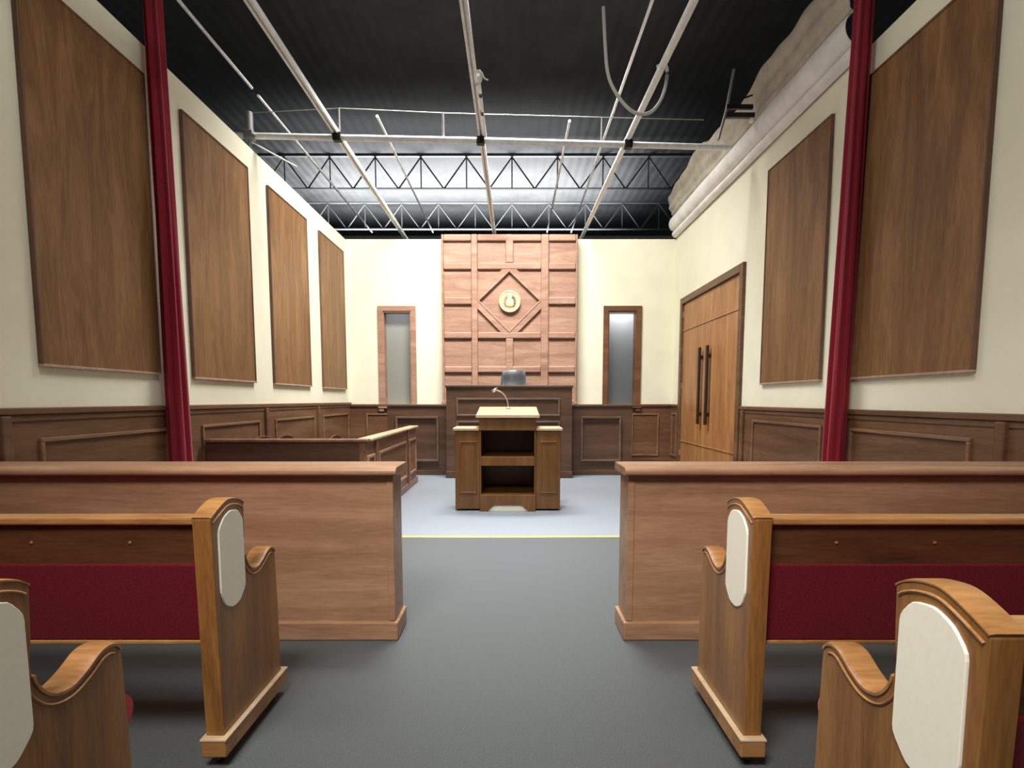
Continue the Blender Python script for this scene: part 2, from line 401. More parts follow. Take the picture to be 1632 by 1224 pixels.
# ------------------------------------------------------------------ feature wall with seal
FX0, FX1, FY = -1.285, 1.195, 9.95
fw = thing('feature_wall_panel', 'tall coffered wooden panel with a diamond behind the judge bench', 'wood panelling', (0, FY, 0))
boxobj('backing_board', (FX0, FX1, 0.05, YB - FY - 0.005, 0, 4.24), 'feature', fw)
xr = [(-0.743, -0.631), (0.533, 0.669)]
bm = bmesh.new()
box(bm, FX0, FX0 + 0.035, 0, 0.051, 0, 4.24); box(bm, FX1 - 0.03, FX1, 0, 0.051, 0, 4.24)
for a, b in xr: box(bm, a, b, 0.0, 0.051, 0, 4.24)
box(bm, -0.114, 0.022, 0, 0.051, 0, 2.373); box(bm, -0.114, 0.022, 0, 0.051, 3.734, 4.24)
obj('stile', bm, 'feature', fw, 0.02, 2)
bm = bmesh.new()
cols = [(FX0 + 0.035, -0.743), (-0.631, 0.533), (0.669, FX1 - 0.03)]
for z0, z1 in ((0.0, 0.12), (0.51, 0.63), (1.13, 1.25), (1.75, 1.868), (2.373, 2.49), (3.616, 3.734), (4.12, 4.24)):
    for a, b in cols: box(bm, a, b, 0.002, 0.051, z0, z1)
for a, b in (cols[0], cols[2]): box(bm, a, b, 0.002, 0.051, 2.99, 3.122)
obj('cross_rail', bm, 'feature', fw, 0.02, 2)
bm = bmesh.new()
cx, cz, hx, hz = -0.049, 3.053, 0.582, 0.563
iv = [(cx, cz + hz * 0.955), (cx + hx * 0.975, cz), (cx, cz - hz), (cx - hx * 0.975, cz)]
wv = 0.155
ov = [(cx, cz + hz * 0.955 + wv), (cx + hx * 0.975 + wv, cz), (cx, cz - hz - wv), (cx - hx * 0.975 - wv, cz)]
zc0, zc1, xc0, xc1 = 2.488, 3.618, -0.633, 0.535
def clip(poly):
    def cut(poly, f):
        out = []
        for i, p in enumerate(poly):
            q = poly[(i + 1) % len(poly)]; a, b = f(p), f(q)
            if a >= 0: out.append(p)
            if a * b < 0:
                t = a / (a - b); out.append((p[0] + t * (q[0] - p[0]), p[1] + t * (q[1] - p[1])))
        return out
    for f in (lambda p: p[0] - xc0, lambda p: xc1 - p[0], lambda p: p[1] - zc0, lambda p: zc1 - p[1]): poly = cut(poly, f)
    return poly
for i in range(4):
    poly = clip([iv[i], ov[i], ov[(i + 1) % 4], iv[(i + 1) % 4]])
    prism(bm, poly, 'Y', 0.004, 0.051)
obj('diamond_frame', bm, 'feature', fw, 0.02, 2)
for i in range(4):
    a, b = iv[i], iv[(i + 1) % 4]
    bm = bmesh.new(); tube(bm, [(a[0], 0.012, a[1]), (b[0], 0.012, b[1])], 0.018, 8); obj('diamond_highlight_rod', bm, 'feature', fw, smooth=60)  # rods added along the inner diamond edges to catch highlights
boxobj('plinth_block', [(FX0 - 0.02, FX0 + 0.05, -0.03, 0.2, 1.165, 1.22), (FX1 - 0.05, FX1 + 0.02, -0.03, 0.2, 1.165, 1.22)], 'feature', fw, 0.006)

seal = thing('court_seal', 'round pale gold seal in the centre of the wooden diamond', 'seal', (-0.04, FY, 3.04))
bm = bmesh.new(); lathe(bm, [(0.195, 0.051), (0.2, 0.04), (0.2, 0.0), (0.193, -0.012), (0.18, -0.016), (0.172, -0.006), (0.13, -0.006)], 'Y', seg=64)
obj('seal_disc', bm, 'gold', seal, smooth=35)
bm = bmesh.new()
for k in range(44):
    a = 2 * PI * k / 44
    lathe(bm, [(0.0045, -0.004), (0.004, -0.009), (0.002, -0.011)], 'Y', (0.155 * math.cos(a), 0, 0.155 * math.sin(a)), 6)
for k in range(30):
    a = 2 * PI * k / 30
    c, s = math.cos(a), math.sin(a); r0, r1 = 0.137, 0.145
    tube(bm, [(r0 * c, -0.008, r0 * s), (r1 * c, -0.008, r1 * s)], 0.0025, 5)
obj('seal_beading', bm, 'gold_dark', seal)
bm = bmesh.new(); lathe(bm, [(0.127, -0.004), (0.125, -0.012), (0.121, -0.012), (0.119, -0.004)], 'Y', seg=48); obj('seal_ring', bm, 'gold', seal, smooth=35)
bm = bmesh.new()   # central shield column
prism(bm, [(-0.012, -0.085), (0.014, -0.085), (0.024, -0.03), (0.022, 0.035), (0.008, 0.062), (-0.01, 0.062), (-0.024, 0.035), (-0.022, -0.03)], 'Y', -0.02, 0)
obj('seal_shield', bm, 'gold', seal, 0.004)
def leaves(sgn, mat, name):
    bm = bmesh.new()
    for k in range(7):
        t = k / 6; a = -1.25 + 2.3 * t
        px, pz = sgn * (0.034 + 0.058 * math.cos(a)), 0.088 * math.sin(a)
        for d in (-1, 1):
            b = a + PI / 2 + d * 0.7
            tip = (px + sgn * 0.036 * math.cos(b), pz + 0.036 * math.sin(b)); mid = (px + sgn * 0.021 * math.cos(b + 0.5), pz + 0.021 * math.sin(b + 0.5)); m2 = (px + sgn * 0.021 * math.cos(b - 0.5), pz + 0.021 * math.sin(b - 0.5))
            prism(bm, [(px, pz), mid, tip, m2], 'Y', -0.014, -0.002)
    obj(name, bm, mat, seal)
leaves(-1, 'gold_dark', 'seal_branch'); leaves(1, 'bronze', 'seal_branch')
bm = bmesh.new()
prism(bm, [(-0.085, -0.07), (-0.03, -0.098), (0.03, -0.098), (0.085, -0.07), (0.08, -0.055), (0.03, -0.08), (-0.03, -0.08), (-0.08, -0.055)], 'Y', -0.016, -0.002)
obj('seal_ribbon', bm, 'gold_dark', seal, 0.002)

# ------------------------------------------------------------------ judge bench and wings
BY = 8.455
jb = thing('judge_bench', 'tall dark wooden judge bench behind the lectern', 'bench', (0, BY, 0))
boxobj('front_panel', (-1.04, 0.95, 0, 0.05, 0.0, 1.44), 'dark', jb)
boxobj('side_panel', (-1.04, -0.99, 0.05, 1.0, 0, 1.44), 'dark', jb, 0.004); boxobj('side_panel', (0.90, 0.95, 0.05, 1.0, 0, 1.44), 'dark', jb, 0.004)
boxobj('top_rail', [(-1.055, 0.965, -0.018, 0.22, 1.44, 1.478)], 'dark', jb, 0.008)
boxobj('desk_top', (-0.99, 0.90, 0.05, 0.55, 1.22, 1.25), 'dark', jb, 0.004)
boxobj('plinth', (-1.055, 0.965, -0.02, 0.05, 0, 0.11), 'dark', jb, 0.006)
moulding(jb, 'dark_glint', 'Y', 0, -1, -0.88, 0.76, 0.99, 1.275); moulding(jb, 'dark_glint', 'Y', 0, -1, -0.88, 0.76, 0.18, 0.915)
def wing(name, x0, x1, fx0, fx1, label):
    w = thing(name, label, 'desk', (0, 8.81, 0))
    boxobj('front_panel', (x0, x1, 0, 0.04, 0, 1.135), 'dark', w)
    xo = x0 if x0 < -1.5 else x1
    boxobj('side_panel', (min(xo, xo + (0.04 if xo < 0 else -0.04)), max(xo, xo + (0.04 if xo < 0 else -0.04)), 0.04, 0.9, 0, 1.135), 'dark', w, 0.004)
    boxobj('top_rail', [(x0 - (0.012 if xo < 0 else 0), x1 + (0.012 if xo > 0 else 0), -0.018, 0.14, 1.135, 1.168)], 'dark', w, 0.007)
    boxobj('counter', (x0 + 0.04, x1 - 0.04, 0.04, 0.55, 0.76, 0.79), 'dark', w, 0.004)
    boxobj('plinth', (x0, x1, -0.025, 0.0, 0, 0.085), 'dark', w, 0.006)
    moulding(w, 'dark_glint', 'Y', 0, -1, fx0, fx1, 0.23, 0.975, 0.034, 0.036)
wing('witness_stand', -2.057, -1.045, -1.92, -1.21, 'low dark panelled witness stand on the jury side of the judge bench')
wing('clerk_desk', 0.955, 1.985, 1.135, 1.80, 'low dark panelled clerk desk on the door side of the judge bench')
struct(boxobj('floor_dais', (-0.98, 0.89, 8.52, 9.94, 0, 0.5), 'carpet'), 'raised platform behind the judge bench', 'platform')

# judge chair
jc = thing('judge_chair', 'black leather high-backed chair behind the judge bench', 'chair', (0.02, 9.36, 0.5), math.radians(-9))
def cushion_slab(bm, w_bot, w_top, h, th, z0, lean, nx=14, nz=14, belly=0.03):
    """padded upholstered slab, front face to -y"""
    grid = {}
    for side in (0, 1):
        for i in range(nx + 1):
            for j in range(nz + 1):
                u, v = i / nx * 2 - 1, j / nz
                w = (w_bot + (w_top - w_bot) * v) / 2
                rnd = max(0, v - 0.82) / 0.18
                x = u * w * (1 - 0.06 * rnd ** 2)
                z = z0 + h * v - (0.022 * abs(u) ** 3) * rnd
                edge = min(1, (1 - abs(u)) * 5) ** 0.5 * min(1, (1 - v) * 7 + 0.02) ** 0.5 * min(1, v * 7 + 0.02) ** 0.5
                y = lean * v + 0.06 * u * u * -1
                y += (-1 if side == 0 else 1) * (th / 2 * edge + 0.004) - (belly * math.sin(v * PI * 2.0) * edge if side == 0 else 0)
                grid[side, i, j] = bm.verts.new((x, y, z))
    for side in (0, 1):
        for i in range(nx):
            for j in range(nz):
                bm.faces.new([grid[side, i, j], grid[side, i + 1, j], grid[side, i + 1, j + 1], grid[side, i, j + 1]])
    for i in range(nx):
        for j in (0, nz): bm.faces.new([grid[0, i, j], grid[0, i + 1, j], grid[1, i + 1, j], grid[1, i, j]])
    for j in range(nz):
        for i in (0, nx): bm.faces.new([grid[0, i, j], grid[0, i, j + 1], grid[1, i, j + 1], grid[1, i, j]])
bm = bmesh.new(); cushion_slab(bm, 0.50, 0.42, 0.72, 0.10, 0.55, 0.12); obj('backrest', bm, 'leather', jc, smooth=60)
bm = bmesh.new(); box(bm, -0.25, 0.25, -0.44, 0.06, 0.44, 0.55); obj('seat', bm, 'leather', jc, 0.04, 4, smooth=50)
for s in (-1, 1):
    bm = bmesh.new(); tube(bm, smooth_curve([(s * 0.27, -0.32, 0.5), (s * 0.29, -0.34, 0.68), (s * 0.29, -0.2, 0.74), (s * 0.28, -0.02, 0.74), (s * 0.25, 0.07, 0.82), (s * 0.24, 0.10, 1.0)]), 0.02, 8); obj('armrest', bm, 'black', jc, smooth=50)
bm = bmesh.new(); tube(bm, [(0, -0.19, 0.09), (0, -0.19, 0.45)], 0.03, 12); obj('gas_column', bm, 'black_metal', jc, smooth=40)
bm = bmesh.new()
for k in range(5):
    a = 2 * PI * k / 5 + 0.3
    tube(bm, [(0, -0.19, 0.11), (0.28 * math.cos(a), -0.19 + 0.28 * math.sin(a), 0.07)], [0.03, 0.018], 8)
obj('star_base', bm, 'black', jc, smooth=40)
for k in range(5):
    a = 2 * PI * k / 5 + 0.3
    bm = bmesh.new(); lathe(bm, [(0.02, -0.02), (0.03, -0.014), (0.03, 0.014), (0.02, 0.02)], 'X', (0.28 * math.cos(a), -0.19 + 0.28 * math.sin(a), 0.031), 16); obj('caster', bm, 'black', jc, smooth=40)

# ------------------------------------------------------------------ lectern and microphone
LY = 5.906
lt = thing('lectern', 'wide open-backed wooden lectern with pale slanted top and side wings', 'lectern', (-0.048, LY, 0))
for s, (a, b) in ((-1, (-0.59, -0.312)), (1, (0.312, 0.59))):
    w = boxobj('side_cabinet', (a, b, 0.03, 0.38, 0.02, 0.905), 'lect', lt, 0.006)
    boxobj('cabinet_cap', (a - (0.022 if s < 0 else -0.004), b + (0.022 if s > 0 else -0.004), 0.0, 0.40, 0.905, 0.94), 'lect_top', w, 0.012, 3)
    moulding(w, 'lect', 'Y', 0.03, -1, a + 0.05, b - 0.035, 0.2, 0.79, 0.018, 0.012)
for a, b in ((-0.312, -0.297), (0.297, 0.312)):
    boxobj('inner_side', (a, b, 0.0, 0.76, 0.02, 1.04), 'lect', lt, 0.003)
boxobj('back_board', (-0.297, 0.297, 0.745, 0.76, 0.02, 1.1), 'lect', lt)
boxobj('front_board', (-0.316, 0.316, -0.012, 0.012, 0.91, 1.055), 'lect', lt, 0.005)
boxobj('shelf', [(-0.297, 0.297, 0.02, 0.745, 0.592, 0.614), (-0.297, 0.297, 0.004, 0.026, 0.515, 0.614)], 'lect', lt, 0.004)
boxobj('shelf', (-0.297, 0.297, 0.014, 0.745, 0.165, 0.186), 'lect', lt, 0.004)
bm = bmesh.new()
arch = [(0.312, 0.0), (0.312, 0.186), (-0.312, 0.186), (-0.312, 0.0), (-0.225, 0.0)] + smooth_curve([(-0.215, 0.022), (-0.19, 0.036), (-0.165, 0.06), (-0.14, 0.068)], 4) + smooth_curve([(0.14, 0.068), (0.165, 0.06), (0.19, 0.036), (0.215, 0.022)], 4) + [(0.225, 0.0)]
prism(bm, arch, 'Y', -0.012, 0.014); obj('arched_apron', bm, 'lect', lt, 0.003)
boxobj('lit_floor_strip', (-0.24, 0.24, 0.0165, 0.022, 0.0, 0.08), 'inset', lt, label='strip painted white as the lit floor seen through the arch')  # white board added in place of bright floor light behind the arch
bm = bmesh.new()
prism(bm, [(-0.028, 1.052), (-0.028, 1.078), (0.70, 1.162), (0.76, 1.162), (0.76, 1.05)], 'X', -0.352, 0.352)
obj('slanted_top', bm, 'lect_top', lt, 0.008, 3)
boxobj('book_ledge', (-0.352, 0.352, -0.045, -0.026, 1.05, 1.086), 'lect_top', lt, 0.006)
for x in (-0.56, 0.56):
    for y in (0.07, 0.34):
        bm = bmesh.new(); lathe(bm, [(0.016, -0.012), (0.02, -0.008), (0.02, 0.008), (0.016, 0.012)], 'X', (x, y, 0.0205), 12); obj('caster', bm, 'black', lt, smooth=40)

mic = thing('gooseneck_microphone', 'silver gooseneck microphone standing on the lectern top', 'microphone', (-0.045, 6.42, 1.1405))
bm = bmesh.new(); lathe(bm, [(0.026, 0.0), (0.026, 0.012), (0.014, 0.022), (0.008, 0.03)], 'Z', seg=20); obj('mic_base', bm, 'chrome', mic, smooth=40)
bm = bmesh.new(); tube(bm, smooth_curve([(0, 0, 0.025), (-0.01, 0, 0.09), (-0.038, 0, 0.155), (-0.085, 0, 0.2), (-0.145, 0, 0.226)], 6), 0.0085, 10); obj('gooseneck', bm, 'chrome', mic, smooth=60)
bm = bmesh.new(); tube(bm, [(-0.135, 0, 0.232), (-0.15, 0, 0.232), (-0.165, 0, 0.222), (-0.188, 0, 0.21), (-0.192, 0, 0.207)], [0.008, 0.017, 0.019, 0.018, 0.012], 14); obj('mic_head', bm, 'chrome', mic, smooth=50)
bm = bmesh.new(); tube(bm, [(-0.15, 0, 0.244), (-0.135, 0, 0.25), (-0.125, 0, 0.246)], 0.006, 8); obj('mic_clip', bm, 'bronze', mic, smooth=50)

# ------------------------------------------------------------------ jury box and chairs
jy0, jy1, jx, jz = 5.27, 8.06, -1.455, 0.86
jx0 = XL + 0.06
jbx = thing('jury_box', 'panelled wooden jury box railing along the side wall', 'jury box', (0, 0, 0))
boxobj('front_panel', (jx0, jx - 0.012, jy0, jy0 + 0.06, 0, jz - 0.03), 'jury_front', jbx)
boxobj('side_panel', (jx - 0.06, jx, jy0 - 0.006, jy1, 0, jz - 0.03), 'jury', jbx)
boxobj('top_rail', (jx0, jx + 0.03, jy0 - 0.03, jy0 + 0.10, jz - 0.03, jz), 'jury', jbx, 0.01, 3)
boxobj('top_rail', (jx - 0.11, jx + 0.035, jy0 + 0.10, jy1 + 0.03, jz - 0.03, jz), 'lect_top', jbx, 0.01, 3)  # pale wood here paints the strong light on this rail
for y in (jy0 + 0.39, 7.37): boxobj('pilaster', (jx - 0.01, jx + 0.028, y - 0.03, y + 0.03, 0.05, jz - 0.035), 'jury', jbx, 0.008)
for a, b in ((jy0 + 0.04, jy0 + 0.31), (jy0 + 0.5, 7.26), (7.48, 7.98)):
    moulding(jbx, 'jury_glint', 'X', jx, 1, a, b, 0.19, 0.69, 0.03, 0.02)
boxobj('plinth', [(jx - 0.0, jx + 0.022, jy0 - 0.02, jy1 + 0.005, 0, 0.09), (jx0, jx, jy0 - 0.022, jy0, 0, 0.09)], 'jury', jbx, 0.005)

def juror_chair(label):
    r = thing('juror_chair', label, 'chair', group='dark wooden chairs in the jury box')
    bm = bmesh.new(); box(bm, -0.22, 0.22, -0.22, 0.2, 0.40, 0.44); obj('seat', bm, 'cherry', r, 0.015, 3)
    for x, y in ((-0.2, -0.19), (0.2, -0.19)):
        bm = bmesh.new(); tube(bm, [(x, y, 0), (x, y, 0.6)], [0.016, 0.02], 10); obj('leg', bm, 'cherry', r, smooth=40)
    for x in (-0.2, 0.2):
        bm = bmesh.new(); tube(bm, [(x, 0.2, 0), (x, 0.18, 0.42), (x, 0.24, 0.72)], [0.016, 0.02, 0.018], 10); obj('leg', bm, 'cherry', r, smooth=40)
        bm = bmesh.new(); tube(bm, [(x, -0.2, 0.6), (x, 0.0, 0.61), (x, 0.2, 0.6)], 0.02, 10); obj('armrest', bm, 'cherry', r, smooth=40)
    bm = bmesh.new(); prism(bm, smooth_curve([(-0.23, 0.68), (-0.2, 0.745), (0, 0.775), (0.2, 0.745), (0.23, 0.68)], 5) + [(0.2, 0.64), (0, 0.67), (-0.2, 0.64)], 'Y', 0.225, 0.26); obj('crest_rail', bm, 'cherry', r, 0.01, 3)
    bm = bmesh.new()
    for x in (-0.11, 0, 0.11): tube(bm, [(x, 0.18, 0.43), (x, 0.24, 0.68)], 0.01, 8)
    obj('back_spindles', bm, 'cherry', r, smooth=40)
    return r
jch = juror_chair('dark red-brown wooden chair in the jury box, closest to the curtain')
jch.location = (-2.52, 5.83, 0); jch.rotation_euler = (0, 0, math.radians(90)); jch.scale = (0.9, 0.9, 1.105)
d = dup(jch, (-2.5, 6.37, 0), None, 'dark red-brown wooden chair in the jury box, middle of three'); d.scale = (0.9, 0.9, 1.075)
d = dup(jch, (-2.11, 7.0, 0), None, 'dark red-brown wooden chair in the jury box, closest to the witness stand'); d.scale = (0.9, 0.9, 1.02)

# ------------------------------------------------------------------ bar partitions
def bar(x0, x1, xe, label):
    """xe = the free end by the aisle"""
    r = thing('bar_partition', label, 'partition', (0, 2.70, 0))
    s = 1 if xe == x1 else -1
    boxobj('body_panel', (x0, x1, 0, 0.19, 0, 0.868), 'bar', r, 0.004)
    bm = bmesh.new()
    prof = smooth_curve([(-0.02, 0.866), (-0.045, 0.872), (-0.05, 0.892), (-0.038, 0.908), (-0.015, 0.912)], 4) + [(0.21, 0.912)] + smooth_curve([(0.225, 0.908), (0.235, 0.89), (0.23, 0.872), (0.21, 0.866)], 3)
    prism(bm, prof, 'X', x0 if s > 0 else x0 - 0.03, x1 + 0.03 if s > 0 else x1)
    obj('cap_rail', bm, 'bar', r, 0.004, smooth=35)
    e0, e1 = (xe - 0.03, xe + 0.004) if s > 0 else (xe - 0.004, xe + 0.03)
    boxobj('corner_post', (e0, e1, -0.005, 0.195, 0.1, 0.864), 'bar', r, 0.003)
    boxobj('base_moulding', (x0 - (0.02 if s < 0 else 0), x1 + (0.02 if s > 0 else 0), -0.022, 0.212, 0, 0.098), 'bar', r, 0.008)
bar(XL + 0.06, -0.612, -0.612, 'waist-high wooden bar partition on the jury side of the aisle')
bar(0.598, XR - 0.06, 0.598, 'waist-high wooden bar partition on the door side of the aisle')

# ------------------------------------------------------------------ pews
POST_TOP = smooth_curve([(0.0, 0.864), (0.04, 0.884), (0.085, 0.902), (0.12, 0.907), (0.165, 0.900), (0.20, 0.886), (0.217, 0.874)], 4)
ARM = smooth_curve([(0.205, 0.72), (0.214, 0.665), (0.248, 0.622), (0.295, 0.610), (0.34, 0.624), (0.385, 0.648), (0.42, 0.650), (0.446, 0.632), (0.454, 0.595)], 6)
def sweep_cap(bm, path, xa, xb, t):
    """moulded strip following a (y,z) path, from xa to xb wide and t thick, outer edges rounded"""
    n = len(path); rings = []
    P = [Vector((0, p[0], p[1])) for p in path]
    for i, p in enumerate(P):
        d = (P[min(i + 1, n - 1)] - P[max(i - 1, 0)]).normalized()
        nrm = Vector((0, -d.z, d.y))
        if nrm.z < 0 and abs(d.z) < 0.99: nrm = -nrm
        if abs(d.z) >= 0.95: nrm = Vector((0, 1, 0)) if d.z < 0 else Vector((0, -1, 0))
        lo, hi = min(xa, xb), max(xa, xb); w = 0.01
        sec = [(lo, -t * 0.5), (lo, t * 0.35), (lo + w, t), (hi - w, t), (hi, t * 0.35), (hi, -t * 0.5)]
        rings.append([bm.verts.new((q[0], p.y + nrm.y * q[1], p.z + nrm.z * q[1])) for q in sec])
    for a, b in zip(rings, rings[1:]):
        m = len(a)
        for k in range(m): bm.faces.new([a[k], a[(k + 1) % m], b[(k + 1) % m], b[k]])
    bm.faces.new(rings[0][::-1]); bm.faces.new(rings[-1])

def make_pew(s, length, label, xo):
    """s = +1: aisle end faces +x (pew runs to -x); local x=0 is the aisle face of the end panel, y=0 the rear"""
    r = thing('pew', label, 'pew', (xo, 1.71, 0), 0, 'wooden pews with red upholstery')
    def end(xa, outer):
        """xa: outer face; outer: direction (+1/-1) of the outer face"""
        xi = xa - outer * 0.062
        bm = bmesh.new()
        poly = [(0.018, 0.1), (0.0, 0.86)] + POST_TOP[1:] + [(0.212, 0.76)] + ARM + [(0.462, 0.4), (0.468, 0.1)]
        prism(bm, poly, 'X', min(xa, xi), max(xa, xi))
        e = obj('end_panel', bm, 'oak', r, 0.008, 3)
        bm = bmesh.new(); sweep_cap(bm, ARM[4:-5], xa + outer * 0.004, xi - outer * 0.004, 0.007); obj('arm_cap', bm, 'oak_x', e, smooth=40)
        bm = bmesh.new(); sweep_cap(bm, POST_TOP, xa + outer * 0.002, xi - outer * 0.002, 0.004); obj('post_cap', bm, 'oak_x', e, smooth=40)
        # bead lines under the caps on the outer face
        for pth in (ARM[5:-8], POST_TOP):
            off = []
            for i, p in enumerate(pth):
                a, b = pth[max(i - 1, 0)], pth[min(i + 1, len(pth) - 1)]
                d = Vector((b[0] - a[0], b[1] - a[1])).normalized(); nn = Vector((d.y, -d.x))
                if nn.y > 0: nn = -nn
                off.append((xa + outer * 0.001, p[0] + nn.x * 0.02, p[1] + nn.y * 0.02))
            bm = bmesh.new(); tube(bm, off, 0.0035, 6); obj('bead', bm, 'oak_x', e, smooth=60)
        # pale elongated octagonal inset
        oct_ = [(0.035, 0.60), (0.035, 0.815), (0.068, 0.852), (0.112, 0.869), (0.165, 0.860), (0.195, 0.822), (0.197, 0.575), (0.155, 0.532), (0.105, 0.526), (0.06, 0.548)]
        pts = []
        for i, p in enumerate(oct_):
            a, b = Vector(oct_[i - 1]), Vector(oct_[(i + 1) % len(oct_)]); q = Vector(p)
            for t in (0.0, 0.5, 1.0):
                u = q + (a - q).normalized() * 0.014; v = q + (b - q).normalized() * 0.014
                pts.append(tuple((1 - t) ** 2 * u + 2 * t * (1 - t) * q + t * t * v))
        bm = bmesh.new(); prism(bm, pts, 'X', *sorted((xa - outer * 0.002, xa + outer * 0.006))); obj('white_inset', bm, 'inset', e, 0.002, label='pale cream octagonal inset')
        # plinth with a bead on top
        bm = bmesh.new(); lo, hi = sorted((xa + outer * 0.016, xi - outer * 0.008))
        box(bm, lo, hi, -0.004, 0.492, 0.042, 0.1); obj('plinth', bm, 'oak_x', e, 0.006, 2)
        bm = bmesh.new(); box(bm, lo - 0.002, hi + 0.002, -0.006, 0.495, 0.098, 0.108); obj('plinth_bead', bm, 'lect_top', e, 0.003)
        for y in (0.045, 0.44):
            bm = bmesh.new(); xm = (xa + xi) / 2
            lathe(bm, [(0.012, -0.014), (0.021, -0.01), (0.021, 0.01), (0.012, 0.014)], 'X', (xm, y, 0.0215), 16)
            obj('caster', bm, 'black', e, smooth=40)
    end(0, s); end(-s * length, -s)
    x0, x1 = sorted((-s * 0.06, -s * (length - 0.06)))
    boxobj('top_rail', (x0, x1, 0.028, 0.10, 0.835, 0.86), 'oak_x', r, 0.006, 2)
    boxobj('back_board', (x0, x1, 0.045, 0.075, 0.425, 0.836), 'oak_dark', r)
    boxobj('bottom_rail', (x0, x1, 0.03, 0.085, 0.425, 0.438), 'oak_x', r, 0.003)
    bm = bmesh.new(); box(bm, x0, x1, 0.034, 0.05, 0.438, 0.70); obj('rear_upholstery', bm, 'red_fabric', r, 0.006, 2, label='dark red upholstered lower back')
    bm = bmesh.new(); prism(bm, [(0.075, 0.5), (0.075, 0.80), (0.11, 0.80), (0.15, 0.5)], 'X', x0, x1); obj('back_cushion', bm, 'red_fabric', r, 0.015, 3, smooth=50, label='red back cushion')
    boxobj('seat_board', (x0, x1, 0.20, 0.46, 0.345, 0.37), 'oak_x', r, 0.004)
    bm = bmesh.new(); prism(bm, [(0.20, 0.37), (0.10, 0.435), (0.10, 0.475)] + smooth_curve([(0.44, 0.478), (0.50, 0.475), (0.545, 0.45), (0.562, 0.415), (0.55, 0.38), (0.52, 0.365)], 4) + [(0.40, 0.37)], 'X', x0, x1)
    obj('seat_cushion', bm, 'red_seat', r, smooth=50, label='bright red rounded seat cushion')
    bm = bmesh.new(); lathe(bm, [(0.006, 0.0455), (0.006, 0.043), (0.003, 0.0415)], 'Y', (0, 0, 0.772), 8)
    plug = obj('screw_plug', bm, 'oak', r); k = 0.30; plug.location.x = -s * k
    while k + 0.36 < length - 0.15:
        k += 0.33; p = plug.copy(); C.objects.link(p); p.location.x = -s * k
    return r
pl = make_pew(1, 1.97, 'front pew on the jury side, directly behind the bar partition', -0.982)
pr = make_pew(-1, 2.10, 'front pew on the door side, directly behind the bar partition', 0.788)
dup(pl, (-0.985, 0.843, 0), None, 'second-row pew on the jury side, cut off by the picture edge')
dup(pr, (0.785, 0.845, 0), None, 'second-row pew on the door side, large white inset close to the camera')

# ------------------------------------------------------------------ overhead grid
gp = thing('grid_pipe', 'horizontal steel pipe crossing the set under the roof', 'pipe', (0, 0, 0))
bm = bmesh.new(); tube(bm, [(-3.35, 6.72, 4.42), (-0.4, 6.845, 4.42), (2.75, 7.03, 4.42)], 0.036, 12); obj('pipe_run', bm, 'steel', gp, smooth=50)
for x, y, r_, z0, z1 in ((-2.105, 6.80, 0.016, 4.44, 4.77), (-0.845, 6.85, 0.016, 4.44, 4.74), (1.115, 6.93, 0.013, 4.44, 4.73)):
    bm = bmesh.new(); tube(bm, [(x, y, z0), (x, y, z1)], r_, 8); obj('hanger_rod', bm, 'grey_steel', gp, smooth=50)
for x, y in ((-0.385, 6.85), (1.45, 6.955), (-2.12, 6.77)):
    boxobj('pipe_clamp', (x - 0.05, x + 0.05, y - 0.045, y + 0.045, 4.375, 4.475), 'black_metal', gp, 0.01)
bm = bmesh.new(); tube(bm, [(-3.3, 7.0, 4.82), (-2.1, 6.8, 4.775), (-0.85, 6.85, 4.745), (1.1, 6.93, 4.735), (2.4, 7.0, 4.74)], 0.005, 6); obj('tie_wire', bm, 'grey_steel', gp)
bm = bmesh.new(); box(bm, -0.06, 0.06, -0.05, 0.05, 0.14, 0.25); sp = obj('stand_clamp', bm, 'grey_steel', gp, 0.02, 3); sp.location = (-3.16, 6.72, 4.225)
bm = bmesh.new(); tube(bm, [(0, 0, -0.003), (0, 0, 0.24)], 0.022, 10); obj('lower_tube', bm, 'grey_steel', sp, smooth=50)
bm = bmesh.new(); tube(bm, [(0, 0, 0.24), (0, 0, 0.46)], 0.045, 12); obj('upper_sleeve', bm, 'grey_steel', sp, smooth=50)
bm = bmesh.new(); tube(bm, [(-0.05, -0.03, 0.26), (0.08, -0.03, 0.17)], 0.018, 8); obj('clamp_lever', bm, 'grey_steel', sp, smooth=50)
bm = bmesh.new(); tube(bm, [(0.02, 0, 0.12), (0.42, 0.35, -0.02)], 0.009, 8); obj('brace_wire', bm, 'steel', sp, smooth=50)

def channel(x0, y0, x1, y1, z, label):
    bm = bmesh.new(); w = 0.034
    def qbox(dx0, dx1, dz0, dz1):
        v = [bm.verts.new((x + dx, y, z + dz)) for (x, y) in ((x0, y0), (x1, y1)) for dx in (dx0, dx1) for dz in (dz0, dz1)]
        for f in ((0, 1, 3, 2), (4, 6, 7, 5), (0, 4, 5, 1), (2, 3, 7, 6), (0, 2, 6, 4), (1, 5, 7, 3)): bm.faces.new([v[i] for i in f])
    qbox(-w, -w + 0.024, 0, 0.045); qbox(w - 0.024, w, 0, 0.045); qbox(-w, w, 0.045, 0.055)
    tag(obj('ceiling_channel', bm, 'steel'), label, 'channel', 'steel channels running front to back overhead')
channel(-2.13, 1.0, -2.14, 13, 4.457, 'steel channel overhead on the jury side, running front to back')
channel(-0.42, 1.0, -0.33, 13, 4.457, 'steel channel overhead running along the middle of the set')
bm = bmesh.new(); tube(bm, [(1.56, 1.0, 4.495), (1.47, 5.4, 4.495), (1.43, 8, 4.495), (1.38, 13, 4.495)], 0.036, 12)
tag(obj('ceiling_pipe', bm, 'steel', smooth=50), 'thick white pipe overhead running front to back under the cable loop', 'pipe')
